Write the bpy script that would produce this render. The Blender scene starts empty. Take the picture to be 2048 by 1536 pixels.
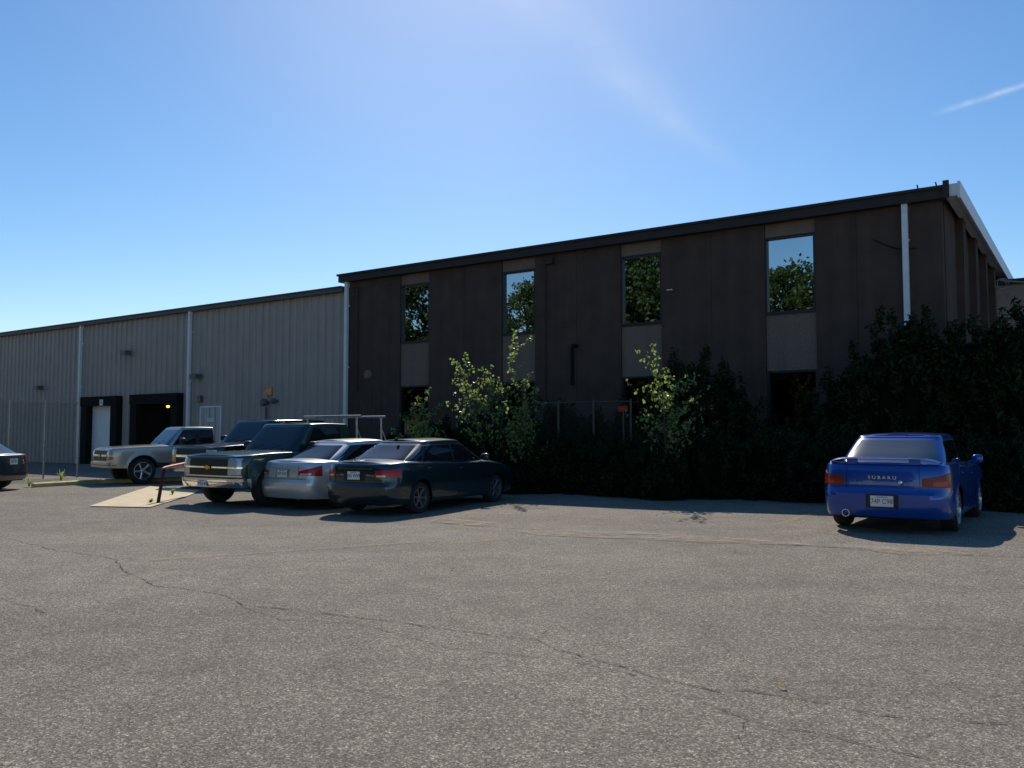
import bpy, bmesh, math, random
import numpy as np
from mathutils import Vector, Matrix
D=bpy.data; SC=bpy.context.scene; COL=SC.collection
random.seed(7); rng=np.random.default_rng(7)
R=math.radians; PI=math.pi
# ------------------------------------------------------------------ camera model
FP=1704.0; TH=R(3.26); CH=1.5
def ray(px,py):
    u=(px-1024)/FP; v=(768-py)/FP
    return Vector((u, math.cos(TH)-v*math.sin(TH), math.sin(TH)+v*math.cos(TH)))
def ss(a,b,x):
    t=min(1,max(0,(x-a)/(b-a))); return t*t*(3-2*t)
def G(x,y):
    return .07*ss(2,6,x)*ss(5,10,y)*(1-ss(30,40,y)) - .09*math.exp(-((x+4)/3.5)**2)*ss(10,16,y)*(1-ss(24,28,y))
def gnd(px,py,lift=0):
    r=ray(px,py); z=0
    for _ in range(6):
        t=(z-CH)/r.z; p=r*t; z=G(p.x,p.y)
    return Vector((p.x,p.y,z+lift))
R0=Vector((10.36,20.0)); dF=Vector((-.8243,.5662)).normalized(); nF=Vector((-dF.y,dF.x)); 
if nF.y>0: nF=-nF
def fac(px,py,off=0):
    r=ray(px,py); t=(R0.dot(nF)+off)/(r.x*nF.x+r.y*nF.y)
    p=r*t; s=(Vector((p.x,p.y))-R0).dot(dF); return s,p.z+CH
def facw(px,off=0):
    s,_=fac(px,865,off); p=R0+dF*s+nF*off; return p.x,p.y
ROTF=math.atan2(dF.y,dF.x)
# ------------------------------------------------------------------ materials
def newmat(name):
    m=D.materials.new(name); m.use_nodes=True; nt=m.node_tree
    return m,nt,nt.nodes['Principled BSDF']
def N(nt,t,**k):
    n=nt.nodes.new(t)
    for a,b in k.items(): setattr(n,a,b)
    return n
def ramp(nt,src,stops):
    n=N(nt,'ShaderNodeValToRGB'); e=n.color_ramp.elements
    while len(e)<len(stops): e.new(.5)
    for i,(p,c) in enumerate(stops):
        e[i].position=p; e[i].color=(c,c,c,1) if isinstance(c,(int,float)) else (*c,1)
    nt.links.new(src,n.inputs[0]); return n.outputs[0]
def mul(nt,a,b):
    x=N(nt,'ShaderNodeMix',data_type='RGBA',blend_type='MULTIPLY'); x.inputs[0].default_value=1
    nt.links.new(a,x.inputs[6]); nt.links.new(b,x.inputs[7]); return x.outputs[2]
def pm(name,col,rough=.5,metal=0,coat=0,ns=8,na=.15,bump=0,bs=60,spec=.5,streak=0,cr=.03):
    m,nt,p=newmat(name); L=nt.links
    tc=N(nt,'ShaderNodeTexCoord'); no=N(nt,'ShaderNodeTexNoise'); no.inputs['Scale'].default_value=ns; no.inputs['Detail'].default_value=6
    L.new(tc.outputs['Object'],no.inputs['Vector'])
    r=ramp(nt,no.outputs['Fac'],[(.25,tuple(c*(1-na) for c in col)),(.75,tuple(min(1,c*(1+na)) for c in col))])
    if streak:
        mp=N(nt,'ShaderNodeMapping'); mp.inputs['Scale'].default_value=(3.5,3.5,.18); L.new(tc.outputs['Object'],mp.inputs[0])
        n3=N(nt,'ShaderNodeTexNoise'); n3.inputs['Scale'].default_value=1; n3.inputs['Detail'].default_value=5; L.new(mp.outputs[0],n3.inputs['Vector'])
        r=mul(nt,r,ramp(nt,n3.outputs['Fac'],[(.3,1-streak),(.7,1+streak)]))
    L.new(r,p.inputs['Base Color'])
    p.inputs['Roughness'].default_value=rough; p.inputs['Metallic'].default_value=metal
    p.inputs['Coat Weight'].default_value=coat; p.inputs['Coat Roughness'].default_value=cr
    p.inputs['Specular IOR Level'].default_value=spec
    if bump:
        n2=N(nt,'ShaderNodeTexNoise'); n2.inputs['Scale'].default_value=bs; n2.inputs['Detail'].default_value=4
        L.new(tc.outputs['Object'],n2.inputs['Vector'])
        b=N(nt,'ShaderNodeBump'); b.inputs['Strength'].default_value=bump; b.inputs['Distance'].default_value=.02
        L.new(n2.outputs['Fac'],b.inputs['Height']); L.new(b.outputs[0],p.inputs['Normal'])
    return m
def asphalt():
    m,nt,p=newmat('asphalt'); L=nt.links
    tc=N(nt,'ShaderNodeTexCoord')
    def noise(sc,det=5):
        n=N(nt,'ShaderNodeTexNoise'); n.inputs['Scale'].default_value=sc; n.inputs['Detail'].default_value=det
        L.new(tc.outputs['Object'],n.inputs['Vector']); return n.outputs['Fac']
    base=ramp(nt,noise(.28,9),[(.3,(.200,.172,.138)),(.7,(.265,.229,.184))])
    c=mul(nt,base,ramp(nt,noise(2.3,8),[(.3,.86),(.7,1.09)]))
    v=N(nt,'ShaderNodeTexVoronoi'); v.inputs['Scale'].default_value=110; L.new(tc.outputs['Object'],v.inputs['Vector'])
    sp=N(nt,'ShaderNodeSeparateColor'); L.new(v.outputs['Color'],sp.inputs[0])
    c=mul(nt,c,ramp(nt,sp.outputs[0],[(0,.42),(.45,.86),(.8,1.1),(1,2.2)]))
    v3=N(nt,'ShaderNodeTexVoronoi'); v3.inputs['Scale'].default_value=50; L.new(tc.outputs['Object'],v3.inputs['Vector'])
    s3=N(nt,'ShaderNodeSeparateColor'); L.new(v3.outputs['Color'],s3.inputs[0])
    c=mul(nt,c,ramp(nt,s3.outputs[1],[(0,.78),(.5,1.0),(.9,1.03),(1,1.5)]))
    mp=N(nt,'ShaderNodeMapping'); mp.inputs['Rotation'].default_value=(0,0,R(38)); mp.inputs['Scale'].default_value=(.10,.8,1)
    L.new(tc.outputs['Object'],mp.inputs[0]); n5=N(nt,'ShaderNodeTexNoise'); n5.inputs['Scale'].default_value=1; n5.inputs['Detail'].default_value=6
    L.new(mp.outputs[0],n5.inputs['Vector']); c=mul(nt,c,ramp(nt,n5.outputs['Fac'],[(.3,.88),(.7,1.10)]))
    c=mul(nt,c,ramp(nt,noise(1.7,3),[(.22,.78),(.32,1)]))
    L.new(c,p.inputs['Base Color']); p.inputs['Roughness'].default_value=.9; p.inputs['Specular IOR Level'].default_value=.2
    b=N(nt,'ShaderNodeBump'); b.inputs['Strength'].default_value=.65; b.inputs['Distance'].default_value=.005
    L.new(v.outputs['Distance'],b.inputs['Height']); L.new(b.outputs[0],p.inputs['Normal'])
    return m
def worn(name,col,thr,sc=14,soft=.15,rough=.9,amax=1):
    m,nt,p=newmat(name); L=nt.links
    tc=N(nt,'ShaderNodeTexCoord'); n=N(nt,'ShaderNodeTexNoise'); n.inputs['Scale'].default_value=sc; n.inputs['Detail'].default_value=8; n.inputs['Roughness'].default_value=.7
    L.new(tc.outputs['Object'],n.inputs['Vector'])
    a=ramp(nt,n.outputs['Fac'],[(thr,0),(min(1,thr+soft),amax)])
    L.new(a,p.inputs['Alpha']); p.inputs['Base Color'].default_value=(*col,1); p.inputs['Roughness'].default_value=rough
    p.inputs['Specular IOR Level'].default_value=.2
    return m
def leafmat(name,c0,c1,trans=.35,gloss=.4,spec=.3):
    m,nt,p=newmat(name); L=nt.links
    ge=N(nt,'ShaderNodeNewGeometry'); r=ramp(nt,ge.outputs['Random Per Island'],[(0,c0),(1,c1)])
    tr=N(nt,'ShaderNodeBsdfTranslucent'); mx=N(nt,'ShaderNodeMixShader'); mx.inputs[0].default_value=trans
    L.new(r,p.inputs['Base Color']); p.inputs['Roughness'].default_value=gloss; p.inputs['Specular IOR Level'].default_value=spec
    hs=N(nt,'ShaderNodeHueSaturation'); hs.inputs['Value'].default_value=1.6; hs.inputs['Saturation'].default_value=1.0
    L.new(r,hs.inputs['Color']); L.new(hs.outputs[0],tr.inputs[0])
    L.new(p.outputs[0],mx.inputs[1]); L.new(tr.outputs[0],mx.inputs[2]); L.new(mx.outputs[0],nt.nodes['Material Output'].inputs[0])
    return m
def chainlink():
    m,nt,p=newmat('chain_link_wire'); L=nt.links
    tc=N(nt,'ShaderNodeTexCoord'); outs=[]
    for s in (1,-1):
        mp=N(nt,'ShaderNodeMapping'); mp.inputs['Rotation'].default_value=(0,R(45*s),0); L.new(tc.outputs['Object'],mp.inputs[0])
        w=N(nt,'ShaderNodeTexWave'); w.inputs['Scale'].default_value=6; L.new(mp.outputs[0],w.inputs[0])
        outs.append(ramp(nt,w.outputs['Fac'],[(.95,0),(.99,1)]))
    a=N(nt,'ShaderNodeMath',operation='MAXIMUM'); L.new(outs[0],a.inputs[0]); L.new(outs[1],a.inputs[1])
    L.new(a.outputs[0],p.inputs['Alpha']); p.inputs['Base Color'].default_value=(.07,.065,.06,1); p.inputs['Metallic'].default_value=.3
    return m
def emis(name,col,s):
    m,nt,p=newmat(name); p.inputs['Emission Color'].default_value=(*col,1); p.inputs['Emission Strength'].default_value=s; p.inputs['Base Color'].default_value=(*col,1); return m
M=dict(
 asphalt=asphalt(),
 crack=worn('crack_tar',(.045,.038,.032),.36,9,.18,amax=.9),
 sand=worn('sand_dust',(.48,.38,.25),.38,3.0,.35,amax=.75),
 yellow=worn('worn_yellow_paint',(.55,.41,.14),.41,16,.3,amax=.55),
 kerbyellow=pm('kerb_yellow',(.55,.42,.16),.85,ns=3,na=.35),
 concrete=pm('concrete',(.66,.53,.34),.9,ns=2.5,na=.15,bump=.3,bs=40),
 brown=pm('brown_precast',(.098,.066,.052),.92,ns=1.6,na=.2,bump=.6,bs=120,spec=.2,streak=.12),
 tan=pm('tan_aggregate',(.235,.172,.133),.95,ns=45,na=.3,bump=.8,bs=90,spec=.2,streak=.10),
 fascia=pm('dark_fascia',(.034,.026,.022),.7,ns=3,na=.2),
 white=pm('white_metal',(.80,.80,.80),.5,ns=4,na=.08),
 frame=pm('window_frame',(.02,.018,.018),.5),
 mirror=pm('reflective_glass',(.58,.61,.62),.012,metal=1,ns=.4,na=.04),
 lowglass=pm('dark_glass',(.05,.055,.055),.03,metal=1,ns=.4,na=.1),
 ribbed=pm('ribbed_metal_siding',(.45,.385,.33),.6,ns=1.1,na=.08,spec=.3,streak=.08),
 eave=pm('eave_metal',(.10,.09,.082),.6,ns=2),
 black=pm('black_rubber_pad',(.014,.012,.011),.9,spec=.2),
 doorwhite=pm('door_white',(.86,.86,.84),.5,ns=2,na=.05),
 doorgrey=pm('door_grey',(.50,.47,.44),.5,ns=2,na=.08),
 dark=pm('dark_interior',(.03,.025,.022),.9),
 lampbox=pm('lamp_box',(.12,.11,.10),.5),
 orange=pm('orange_sign',(.85,.26,.06),.6),
 redsign=pm('red_sign',(.45,.03,.02),.6),
 whitesign=pm('white_sign',(.75,.75,.72),.6),
 glow=emis('lamp_glow',(1,.55,.08),2.5),
 galv=pm('galvanised_steel',(.38,.38,.37),.4,metal=.7,ns=12,na=.2),
 darkgalv=pm('weathered_fence_steel',(.10,.09,.08),.6,metal=.4,ns=12,na=.3),
 link=chainlink(),
 rust=pm('rusty_red_paint',(.05,.018,.013),.8,ns=20,na=.5),
 red=pm('faded_red_paint',(.55,.12,.10),.6,ns=9,na=.35),
 bark=pm('bark',(.07,.055,.04),.95,ns=14,na=.4,bump=.5),
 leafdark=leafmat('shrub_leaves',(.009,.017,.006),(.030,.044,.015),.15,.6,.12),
 leaftree=leafmat('tree_leaves',(.022,.048,.012),(.075,.12,.035),.3,.5),
 leafbright=leafmat('sapling_leaves',(.13,.19,.045),(.27,.34,.10),.5,.4),
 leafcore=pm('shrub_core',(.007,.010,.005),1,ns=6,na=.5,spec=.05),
 tyre=pm('tyre_rubber',(.016,.016,.017),.8,ns=30,na=.2),
 rim=pm('alloy_rim',(.50,.50,.51),.28,metal=.9,ns=10,na=.06),
 dullrim=pm('dull_grey_rim',(.16,.16,.165),.45,metal=.6,ns=10,na=.1),
 chromerim=pm('chrome_rim',(.80,.80,.81),.1,metal=1,ns=10,na=.04),
 disc=pm('brake_disc',(.05,.05,.05),.5,metal=.6),
 chrome=pm('chrome',(.78,.79,.80),.12,metal=1,ns=10,na=.04),
 plastic=pm('black_plastic',(.015,.015,.016),.55,ns=20,na=.2),
 under=pm('underbody_black',(.006,.006,.006),.95),
 glass=pm('car_glass',(.010,.012,.014),.035,coat=0,ns=3,na=.1,spec=.45),
 glareglass=pm('glare_rear_glass',(.02,.022,.025),.10,coat=1,ns=3,na=.1,spec=1.0,cr=.22),  # bright sky and sun glare on the rear window, built into its coat
 taillight=pm('red_lens',(.50,.015,.012),.25,coat=.25,ns=25,na=.2,spec=.4),
 darktail=pm('dark_red_lens',(.20,.014,.012),.25,coat=.15,ns=25,na=.3,spec=.3),
 clearlight=pm('clear_lens',(.50,.51,.53),.2,metal=.2,coat=.6,ns=30,na=.15),
 amber=pm('amber_lens',(.6,.18,.02),.15,coat=1,ns=25,na=.15),
 plate=pm('plate_white',(.80,.81,.80),.45,ns=20,na=.05),
 platered=pm('plate_red_ink',(.45,.03,.03),.5),
 plategreen=pm('plate_dark_ink',(.03,.06,.05),.5),
 gold=pm('gold_emblem',(.7,.42,.08),.25,metal=.8),
 cable=pm('cable_grey',(.25,.25,.25),.6),
 leaflitter=pm('dry_leaf',(.55,.35,.05),.7),
)
def paint(name,col,metal=.5,rough=.32):
    return pm(name,col,rough,metal=metal,coat=1,ns=400,na=.07)
# ------------------------------------------------------------------ mesh builder
class MB:
    def __init__(s): s.v=[]; s.f=[]
    def add(s,vs,fs):
        o=len(s.v); s.v+= [tuple(v) for v in vs]; s.f+=[tuple(i+o for i in f) for f in fs]; return s
    def box(s,x0,x1,y0,y1,z0,z1):
        v=[(x,y,z) for z in (z0,z1) for y in (y0,y1) for x in (x0,x1)]
        return s.add(v,[(0,2,3,1),(4,5,7,6),(0,1,5,4),(2,6,7,3),(0,4,6,2),(1,3,7,5)])
    def tube(s,pts,r,n=8,r1=None):
        pts=[Vector(p) for p in pts]; m=len(pts); rings=[]
        for i,p in enumerate(pts):
            t=(pts[min(m-1,i+1)]-pts[max(0,i-1)]).normalized()
            a=Vector((0,0,1)) if abs(t.z)<.9 else Vector((1,0,0))
            u=t.cross(a).normalized(); w=t.cross(u)
            rr=r if r1 is None else r+(r1-r)*i/(m-1)
            rings.append([p+u*rr*math.cos(2*PI*k/n)+w*rr*math.sin(2*PI*k/n) for k in range(n)])
        vs=[q for rg in rings for q in rg]; fs=[]
        for i in range(m-1):
            for k in range(n):
                k2=(k+1)%n; fs.append((i*n+k,i*n+k2,(i+1)*n+k2,(i+1)*n+k))
        fs.append(tuple(range(n-1,-1,-1))); fs.append(tuple((m-1)*n+k for k in range(n)))
        return s.add(vs,fs)
    def lathe(s,prof,n=32,cx=0,cy=0,cz=0):
        m=len(prof); vs=[]; fs=[]
        for r,y in prof:
            for k in range(n):
                a=2*PI*k/n; vs.append((cx+r*math.cos(a),cy+y,cz+r*math.sin(a)))
        for i in range(m-1):
            for k in range(n):
                k2=(k+1)%n; fs.append((i*n+k,i*n+k2,(i+1)*n+k2,(i+1)*n+k))
        return s.add(vs,fs)
    def grid(s,g):
        m=len(g); n=len(g[0]); vs=[p for r in g for p in r]; fs=[]
        for i in range(m-1):
            for j in range(n-1): fs.append((i*n+j,i*n+j+1,(i+1)*n+j+1,(i+1)*n+j))
        return s.add(vs,fs)
    def ellipsoid(s,c,rx,ry,rz,n=14,m=8,e=1):
        g=[]
        def sp(a): return math.copysign(abs(a)**e,a)
        for i in range(m+1):
            ph=-PI/2+PI*i/m
            g.append([(c[0]+rx*sp(math.cos(ph))*sp(math.cos(2*PI*k/n)),c[1]+ry*sp(math.cos(ph))*sp(math.sin(2*PI*k/n)),c[2]+rz*sp(math.sin(ph))) for k in range(n+1)])
        return s.grid(g)
    def build(s,name,mat,parent=None,smooth=False,ang=35,weld=False):
        me=D.meshes.new(name); me.from_pydata(s.v,[],s.f); me.update()
        if weld or smooth:
            bm=bmesh.new(); bm.from_mesh(me); bmesh.ops.remove_doubles(bm,verts=bm.verts,dist=1e-4)
            bmesh.ops.dissolve_degenerate(bm,dist=1e-5,edges=bm.edges)
            bmesh.ops.recalc_face_normals(bm,faces=bm.faces); bm.to_mesh(me); bm.free()
        me.materials.append(M[mat] if isinstance(mat,str) else mat)
        if smooth:
            me.shade_smooth(); me.set_sharp_from_angle(angle=R(ang))
        o=D.objects.new(name,me); COL.objects.link(o)
        if parent: o.parent=parent
        return o
def tag(o,label=None,cat=None,group=None,kind=None):
    if label: o['label']=label
    if cat: o['category']=cat
    if group: o['group']=group
    if kind: o['kind']=kind
    return o
def empty(name,loc,rz=0,**k):
    o=D.objects.new(name,None); COL.objects.link(o); o.location=loc; o.rotation_euler=(0,0,rz); tag(o,**k); return o
def textmesh(body,size,mat,parent,mtx,name='lettering',ext=.0015,sx=1):
    cu=D.curves.new('t','FONT'); cu.body=body; cu.size=size; cu.align_x='CENTER'; cu.align_y='CENTER'; cu.extrude=ext
    o=D.objects.new('t',cu); COL.objects.link(o); bpy.context.view_layer.update()
    me=D.meshes.new_from_object(o); D.objects.remove(o); me.transform(mtx@Matrix.Diagonal((sx,1,1,1)))
    me.materials.clear(); me.materials.append(M[mat]); me.name=name
    r=D.objects.new(name,me); COL.objects.link(r); r.parent=parent; return r
REAR=lambda x,y,z:Matrix(((0,0,-1,x),(-1,0,0,y),(0,1,0,z),(0,0,0,1)))
FRONT=lambda x,y,z:Matrix(((0,0,1,x),(1,0,0,y),(0,1,0,z),(0,0,0,1)))
# ------------------------------------------------------------------ ground
def frange(a,b,st):
    r=[]; 
    while a<b-1e-6: r.append(a); a+=st
    return r+[b]
xs=[-2500,-600,-200,-90,-50]+frange(-35,35,.5)+[50,90,200,600,2500]
ys=[-2500,-600,-200,-90,-40]+frange(-10,45,.5)+[60,90,200,600,2500]
g=MB(); g.grid([[(x,y,G(x,y)) for x in xs] for y in ys])
tag(g.build('ground','asphalt',smooth=True),kind='structure')
def strip(pts,w,name,mat,lift=.006,jit=0,wj=0):
    P=[]
    for a,b in zip(pts[:-1],pts[1:]):
        a=Vector(a[:2]); b=Vector(b[:2]); n=max(1,int((b-a).length/.07)) if jit else max(1,int((b-a).length/.4))
        for i in range(n): P.append(a.lerp(b,i/n))
    P.append(Vector(pts[-1][:2])); Q=[]
    off=0
    for i,p in enumerate(P):
        t=(P[min(len(P)-1,i+1)]-P[max(0,i-1)]); t=t.normalized() if t.length>0 else Vector((1,0)); nn=Vector((-t.y,t.x))
        off=off*.82+random.gauss(0,jit); Q.append((p+nn*off,nn,w*(1+random.uniform(-wj,wj))*.5))
    m=MB(); m.grid([[(*(q+n*ww*k),G(q.x,q.y)+lift) for k in (-1,1)] for q,n,ww in Q])
    return tag(m.build(name,mat),kind='structure')
def pxs(l): return [gnd(*p) for p in l]
cracks=[([(20,1078),(120,1103),(205,1112),(230,1120),(250,1143),(310,1172),(400,1183),(455,1195),(480,1212),(600,1222)],.016),
 ([(640,1225),(780,1245),(930,1265),(1070,1281),(1120,1300),(1250,1332),(1330,1355),(1450,1390),(1500,1384),(1650,1410),(1750,1430),(1900,1440),(2048,1452)],.014),
 ([(690,1245),(760,1262),(900,1298),(1100,1318),(1240,1346),(1350,1388),(1500,1440),(1700,1482),(1950,1530)],.009),
 ([(0,1198),(60,1212),(100,1226)],.012),([(0,1284),(120,1266),(230,1258)],.008),
 ([(1070,1281),(1100,1262),(1180,1255),(1240,1240)],.006),([(560,1330),(700,1380),(820,1402)],.005),
 ([(480,1212),(560,1240),(690,1245)],.008),([(1450,1085),(1620,1093),(1800,1103),(1900,1108),(2060,1116)],.032),
 ([(860,1046),(1000,1056),(1150,1064),(1300,1072),(1450,1085)],.024),([(1250,1332),(1400,1345),(1560,1362),(1800,1375)],.006),
 ([(1500,1440),(1480,1475),(1530,1520)],.005),([(1900,1440),(1960,1400),(2048,1380)],.005),
 ([(1230,1180),(1420,1200),(1640,1190)],.006),([(200,1330),(330,1352),(420,1340)],.005),([(1620,1240),(1760,1262),(1900,1256)],.006),
 ([(620,1040),(820,1032),(1010,1030),(1200,1040)],.012)]
for c,w in cracks: strip(pxs(c),w*.72,'asphalt_crack','crack',.006,.010,.7)
strip(pxs([(300,1122),(560,1104),(835,1085)]),.12,'painted_line','yellow',.010)
for a,b in (((1062,1001),(1138,985)),((1318,1012),(1370,997)),((1560,1050),(1660,1018)),((880,1090),(1000,1080))):
    strip(pxs([a,b]),.12,'painted_line','yellow',.010)
def blob(pts,name,mat,lift):
    P=[gnd(*p) for p in pts]; c=sum(P,Vector())/len(P); g=[]
    n=len(P)
    for k in range(6):
        row=[]
        for i in range(n*4+1):
            a=P[(i//4)%n]; b=P[(i//4+1)%n]; q=c.lerp(a.lerp(b,(i%4)/4),k/5); row.append((q.x,q.y,G(q.x,q.y)+lift))
        g.append(row)
    m=MB(); m.grid(g); return tag(m.build(name,mat),kind='structure')
blob([(1020,1062),(1250,1064),(1480,1078),(1640,1092),(1500,1090),(1280,1080),(1080,1072)],'sand_patch','sand',.014)
blob([(1650,1092),(1850,1098),(1960,1112),(1800,1110)],'sand_patch','sand',.014)
blob([(880,1036),(1000,1048),(960,1054),(860,1044)],'sand_patch','sand',.014)
ap=MB(); A0=pxs([(178,1014),(268,984),(300,974)]); A1=pxs([(300,1016),(380,992),(400,982)])
ap.grid([[tuple(a.lerp(b,k/4)+Vector((0,0,.02))) for k in range(5)] for a,b in zip(A0,A1)])
tag(ap.build('pavement','concrete'),kind='structure')
kb=MB(); K=[gnd(70,975),gnd(200,967),gnd(372,962)]
for a,b in zip(K[:-1],K[1:]):
    t=(b-a).normalized(); n=Vector((-t.y,t.x,0))
    vs=[p+n*w+Vector((0,0,h)) for p in (a,b) for w,h in ((0,-.05),(0,.10),(.16,.12),(.16,-.05))]
    kb.add(vs,[(0,1,5,4),(1,2,6,5),(2,3,7,6),(0,3,2,1),(4,5,6,7)])
tag(kb.build('kerb','kerbyellow'),kind='structure')
# ------------------------------------------------------------------ office building
off=empty('office_building',(R0.x,R0.y,0),ROTF,label='dark brown two-storey office block of precast panels with narrow reflective windows',cat='building')
ZR=fac(1893,366,.25)[1]; LEN=fac(692,700)[0]; SE=fac(1897,500)[0]+.12; SF=fac(1893,366,.25)[0]
bays=[tuple(sorted((fac(a,y)[0],fac(b,y)[0]))) for a,b,y in ((1530,1632,600),(1241,1323,600),(1003,1070,620),(800,858,640))]
zl=[fac(1580,y)[1] for y in (436,474,618,744)]
ZF,ZWT,ZWB,ZLT=zl; ZF=ZR-.33
edges=[SE]+[e for b in bays for e in b]+[LEN]
for i in range(0,len(edges),2):
    a,b=edges[i],edges[i+1]; m=MB(); mid=(fac(1714,550)[0] if i==0 else (a+b)/2)
    for p,q in ((a,mid-.009),(mid+.009,b)):
        m.box(p,q,-.25,0,0,ZF+.05)
    m.box(mid-.02,mid+.02,-.24,-.012,0,ZF+.04)
    m.build('wall_panel','brown',off)
core=MB(); core.box(SE+.1,LEN-.05,-11,-.30,0,ZF); core.box(SE+.1,LEN-.05,-30,-11,0,ZF); core.build('wall','brown',off)
for a,b in bays:
    for z0,z1 in ((ZWT+.06,ZF+.04),(ZLT+.05,ZWB-.12),(0,1.25)):
        MB().box(a+.01,b-.01,-.26,-.06,z0,z1).build('spandrel','tan',off)
    for z0,z1,gm in ((ZWB-.12,ZWT+.06,'mirror'),(1.25,ZLT+.05,'lowglass')):
        fr=MB(); w=.055
        fr.box(a,a+w,-.2,-.02,z0,z1); fr.box(b-w,b,-.2,-.02,z0,z1); fr.box(a+w,b-w,-.2,-.02,z0,z0+w*1.6); fr.box(a+w,b-w,-.2,-.02,z1-w,z1)
        wo=fr.build('window','frame',off)
        MB().box(a+w,b-w,-.14,-.12,z0+w*1.6,z1-w).build('pane',gm,wo)
fa=MB(); fa.box(SF+.04,LEN+.22,-.2,.22,ZF,ZR-.10); fa.box(SF,LEN+.27,-.2,.27,ZR-.10,ZR-.03); fa.build('fascia','fascia',off)
MB().box(SF+.05,LEN+.2,-30,-.2,ZR-.15,ZR-.05).build('roof','eave',off)
fl=MB(); fl.box(SF-.22,SF+.04,-30,.20,ZF+.02,ZR-.02); fl.box(SF-.28,SF-.22,-30,.22,ZF-.04,ZR+.02); fl.build('rake_flashing','white',off)
MB().box(SF-.05,SF+.08,.23,.30,ZR-.35,ZR+.06).build('fascia_corner','fascia',off)
MB().box(SE-.02,SE+.1,-11,-.26,0,ZF+.05).build('side_wall','brown',off)
for k in (2.2,4.9,7.6,10.2):
    MB().box(SE-.20,SE-.02,-k-.5,-k,0,ZF).build('pilaster','brown',off)
def downspout(parent,s,zt,mat='white',o0=0,zb=0):
    m=MB(); m.box(s-.065,s+.065,o0+.04,o0+.15,zb,zt-.15); m.box(s-.065,s+.065,o0-.0,o0+.15,zt-.16,zt)
    for z in (zt-.9,zt*.55,1.2): m.box(s-.08,s+.08,o0+.0,o0+.04,z,z+.05)
    return m.build('downspout',mat,parent)
downspout(off,fac(1811,500,.1)[0],ZF); downspout(off,LEN-.1,ZF)
def bx(px,py,w,h,d,name,mat,parent,o=0):
    s,z=fac(px,py,o); return MB().box(s-w/2,s+w/2,o+.002,o+d,z-h/2,z+h/2).build(name,mat,parent)
s,z=fac(737,750); m=MB(); m.lathe([(0,.13),(.12,.12),(.17,.07),(.18,0)],20,s,0,z); m.build('wall_lamp','tan',off,True)
s,z=fac(1092,524); m=MB(); m.tube([(s,.05,z),(s,.05,2.0)],.03); m.build('conduit','fascia',off)
bx(1100,524,.34,.16,.14,'junction_box','fascia',off)
s,z=fac(718,575); m=MB(); m.tube([(s+.25,.05,z),(s,.05,z),(s,.05,3.0)],.025); m.build('conduit','fascia',off)
s,z=fac(1153,692); m=MB(); m.tube([(s,.0,z),(s,.22,z),(s,.25,z-.1),(s,.25,z-1.2)],.06); m.build('vent_pipe','black',off,True)
s,z=fac(1340,580); m=MB(); m.box(s-.08,s+.08,.002,.05,z-.015,z+.015); m.build('wall_bracket','whitesign',off)
for px in (1838,1875): 
    s,_=fac(px,365); MB().tube([(s,.1,ZR-.05),(s+.03,.1,ZR+.10)],.018,6).build('roof_pin','fascia',off)
m=MB(); pts=[]
for i in range(7):
    a=i/6; pts.append((fac(1735+85*a,0)[0],.03,ZF-.75-.35*math.sin(a*PI*.6)))
m.tube(pts,.012,6); m.build('loose_wire','black',off)
# annex
ax=empty('annex_building',(R0.x,R0.y,0),ROTF,label='lower tan block with dark roof edge beyond the right end of the brown office',cat='building')
za=fac(1990,566,-11.5)[1]
MB().box(-14,SE-.03,-22,-11.5,0,za-.1).build('wall',pm('annex_wall',(.34,.25,.20),.9,ns=3,na=.2,bump=.4),ax)
MB().box(-14.1,SE-.03,-22.1,-11.38,za-.1,za+.08).build('roof_edge','fascia',ax)
c0=R0+dF*(-.3)+nF*(-9.5); cab=MB(); P=[]
e1=Vector((c0.x,c0.y,ZR-.9)); e2=Vector((30,24,5.9))
for i in range(13): P.append(e1.lerp(e2,i/12)-Vector((0,0,.7*math.sin(PI*i/12)*.6)))
cab.tube(P,.022,6)
cc=P[0]+Vector((.1,0,-.1)); cab.tube([cc+Vector((.17*math.cos(a),.02*a,.17*math.sin(a))) for a in [k*PI/6 for k in range(22)]],.018,6)
tag(cab.build('overhead_cable','cable'),'grey overhead cable with a coiled loop at the brown office right end','cable')
# ------------------------------------------------------------------ warehouse
wh=empty('warehouse',(R0.x,R0.y,0),ROTF,label='long beige ribbed metal warehouse with two loading docks left of the brown office',cat='building')
ZW=(fac(690,583)[1]+fac(10,664)[1])/2
S0=LEN+.02; S1=S0+48
d1=sorted((fac(184,850)[0],fac(232,850)[0])); d2=sorted((fac(284,850)[0],fac(352,850)[0]))
zd1=fac(210,812)[1]; zd2=fac(318,808)[1]
def ribs(m,a,b,z0,z1):
    pr=[]; p=.40; k=math.floor(a/p)
    while k*p<b:
        for ds,o in ((0,0),(.28,0),(.30,.06),(.36,.06),(.38,0)):
            s=k*p+ds
            if a<=s<=b: pr.append((s,o))
        k+=1
    pr=[(a,0)]+pr+[(b,0)]
    m.grid([[(s,o,z) for s,o in pr] for z in (z0,z1)])
w=MB(); ribs(w,S0,d2[0],0,ZW-.12); ribs(w,d2[0],d2[1],zd2,ZW-.12); ribs(w,d2[1],d1[0],0,ZW-.12); ribs(w,d1[0],d1[1],zd1,ZW-.12); ribs(w,d1[1],S1,0,ZW-.12)
w.build('wall','ribbed',wh)
bk=MB(); bk.box(S0,S1,-22,-6,0,ZW-.15); bk.build('rear_wall','dark',wh)
rm=MB(); a,b=d2[0]-.6,d2[1]+.6
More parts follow.
